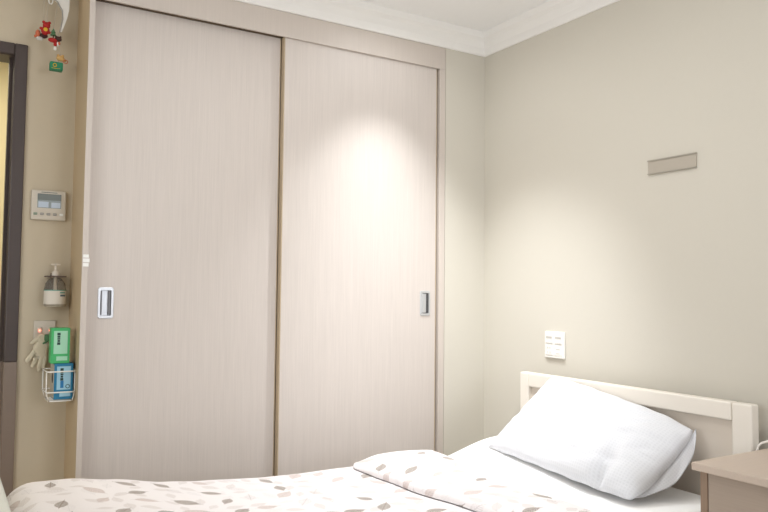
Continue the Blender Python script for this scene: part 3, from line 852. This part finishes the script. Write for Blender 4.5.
pts = [(-.17, -1.535, .52), (-.162, -1.534, .62), (-.16, -1.535, .69), (-.16, -1.540, .710), (-.16, -1.552, .721), (-.16, -1.572, .7295), (-.16, -1.605, .738), (-.165, -1.65, .736), (-.18, -1.69, .720), (-.20, -1.72, .706), (-.24, -1.76, .7038), (-.30, -1.80, .7038)]
tube(bm, pts, .0034, 8)
tag(link('charging_cable', bm, M['wire'], smooth=True), 'thin white cable looping over the back of the bedside table', 'cable')

# ------------------------------------------------------------------ ceiling lights
def downlight(x, y, label, power, size, blend, col, r=.03, aim=None, spill=.03):
    t = thing('downlight', label, 'downlight', (x, y, CEIL))
    bm = bmesh.new()
    n = 28; rr = [(.055, CEIL-.0005), (.055, CEIL-.006), (.042, CEIL-.008), (.036, CEIL-.001)]
    rings = [[bm.verts.new((x+a*math.cos(2*PI*k/n), y+a*math.sin(2*PI*k/n), z)) for k in range(n)] for a, z in rr]
    for a, b_ in zip(rings, rings[1:]):
        for k in range(n): bm.faces.new((a[k], a[(k+1) % n], b_[(k+1) % n], b_[k]))
    link('bezel', bm, M['plastic'], t, True)
    bm = bmesh.new(); bmesh.ops.create_circle(bm, cap_ends=True, segments=28, radius=.036)
    for v in bm.verts: v.co += Vector((x, y, CEIL-.002))
    link('diffuser', bm, M['led'], t)
    # faint spill outside the main beam
    L = bpy.data.lights.new('spill', 'SPOT'); L.energy = power*spill; L.spot_size = math.radians(168); L.spot_blend = .6
    L.shadow_soft_size = r; L.color = col
    lo = bpy.data.objects.new('lamp_spill', L); C.objects.link(lo); lo.location = (x, y, CEIL-.02)
    L = bpy.data.lights.new('spot', 'SPOT'); L.energy = power; L.spot_size = math.radians(size); L.spot_blend = blend
    L.shadow_soft_size = r; L.color = col
    lo = bpy.data.objects.new('lamp_light', L); C.objects.link(lo); lo.location = (x, y, CEIL-.02)
    if aim: lo.rotation_euler = (Vector(aim)-lo.location).to_track_quat('-Z', 'Y').to_euler()
downlight(-.64, -.37, 'recessed ceiling downlight over the head of the bed', 90, 82, .97, (.96, 1.0, 1.03), spill=.04)
downlight(-1.0, -1.5, 'added unseen fill downlight near the middle of the bed, tilted to the wardrobe', 74, 54, 1.0, (.98, 1.0, 1.04), aim=(-.22, 0, .50), spill=.01)  # second spot added out of view to lift the lower door and corner

def panel(x, y, w_, l_, label, power, col, z=CEIL):
    t = thing('ceiling_light', label, 'ceiling light', (x, y, z))
    bm = bmesh.new()
    for a in ((x-w_/2-.02, x-w_/2, y-l_/2-.02, y+l_/2+.02), (x+w_/2, x+w_/2+.02, y-l_/2-.02, y+l_/2+.02), (x-w_/2, x+w_/2, y-l_/2-.02, y-l_/2), (x-w_/2, x+w_/2, y+l_/2, y+l_/2+.02)):
        box(bm, *a, z-.03, z)
    link('frame', bm, M['plastic'], t)
    B('diffuser', M['led_soft'], t, x-w_/2, x+w_/2, y-l_/2, y+l_/2, z-.022, z-.015)
    L = bpy.data.lights.new('area', 'AREA'); L.shape = 'RECTANGLE'; L.size = w_; L.size_y = l_; L.energy = power; L.color = col
    lo = bpy.data.objects.new('lamp_light', L); C.objects.link(lo); lo.location = (x, y, z-.028)
panel(-1.2, -1.15, .5, .5, 'added unseen square ceiling fill panel in the middle of the room', 7.5, (1, 1, 1))  # panel added out of view as soft fill
panel(-2.6, 1.1, .3, .9, 'corridor ceiling light beyond the doorway', 15, (1, .93, .76))

# fill light sent in through the two added windows
W = bpy.data.worlds.new('world'); bpy.context.scene.world = W; W.use_nodes = True
bg = W.node_tree.nodes['Background']; bg.inputs[0].default_value = (.97, 1, 1, 1); bg.inputs[1].default_value = .5
L = bpy.data.lights.new('window_fill', 'AREA'); L.shape = 'RECTANGLE'; L.size = 1.1; L.size_y = 2.0; L.energy = 27; L.color = (.95, 1, 1.04)
lo = bpy.data.objects.new('window_fill', L); C.objects.link(lo); lo.location = (XW-.12, -1.95, 1.5); lo.rotation_euler = (0, -PI/2, 0)

L = bpy.data.lights.new('window_fill', 'AREA'); L.shape = 'RECTANGLE'; L.size = .9; L.size_y = 1.25; L.energy = 26; L.color = (.94, 1, 1.12)
lo = bpy.data.objects.new('window_fill', L); C.objects.link(lo); lo.location = (-.925, YS-.12, 1.5); lo.rotation_euler = (PI/2, 0, 0)

# ------------------------------------------------------------------ camera
Rm = [[0.8527540902525851, 0.03445471071727616, 0.5211749557172474], [-0.52220911476303, 0.03637861248910995, 0.8520412179066104], [0.01039721192910114, -0.9987439458954213, 0.04901457458088736]]
cam = bpy.data.cameras.new('camera'); co = bpy.data.objects.new('camera', cam); C.objects.link(co)
cam.sensor_width = 36; cam.lens = 726.07/768*36; cam.clip_start = .02
m3 = Matrix([[Rm[i][0], -Rm[i][1], -Rm[i][2]] for i in range(3)])
co.matrix_world = Matrix.Translation((-2.3655, -2.8873, 1.18)) @ m3.to_4x4()
sc = bpy.context.scene; sc.camera = co
sc.view_settings.view_transform = 'Standard'; sc.view_settings.look = 'None'; sc.view_settings.gamma = 1
sc.view_settings.use_curve_mapping = False; sc.view_settings.exposure = 0.09
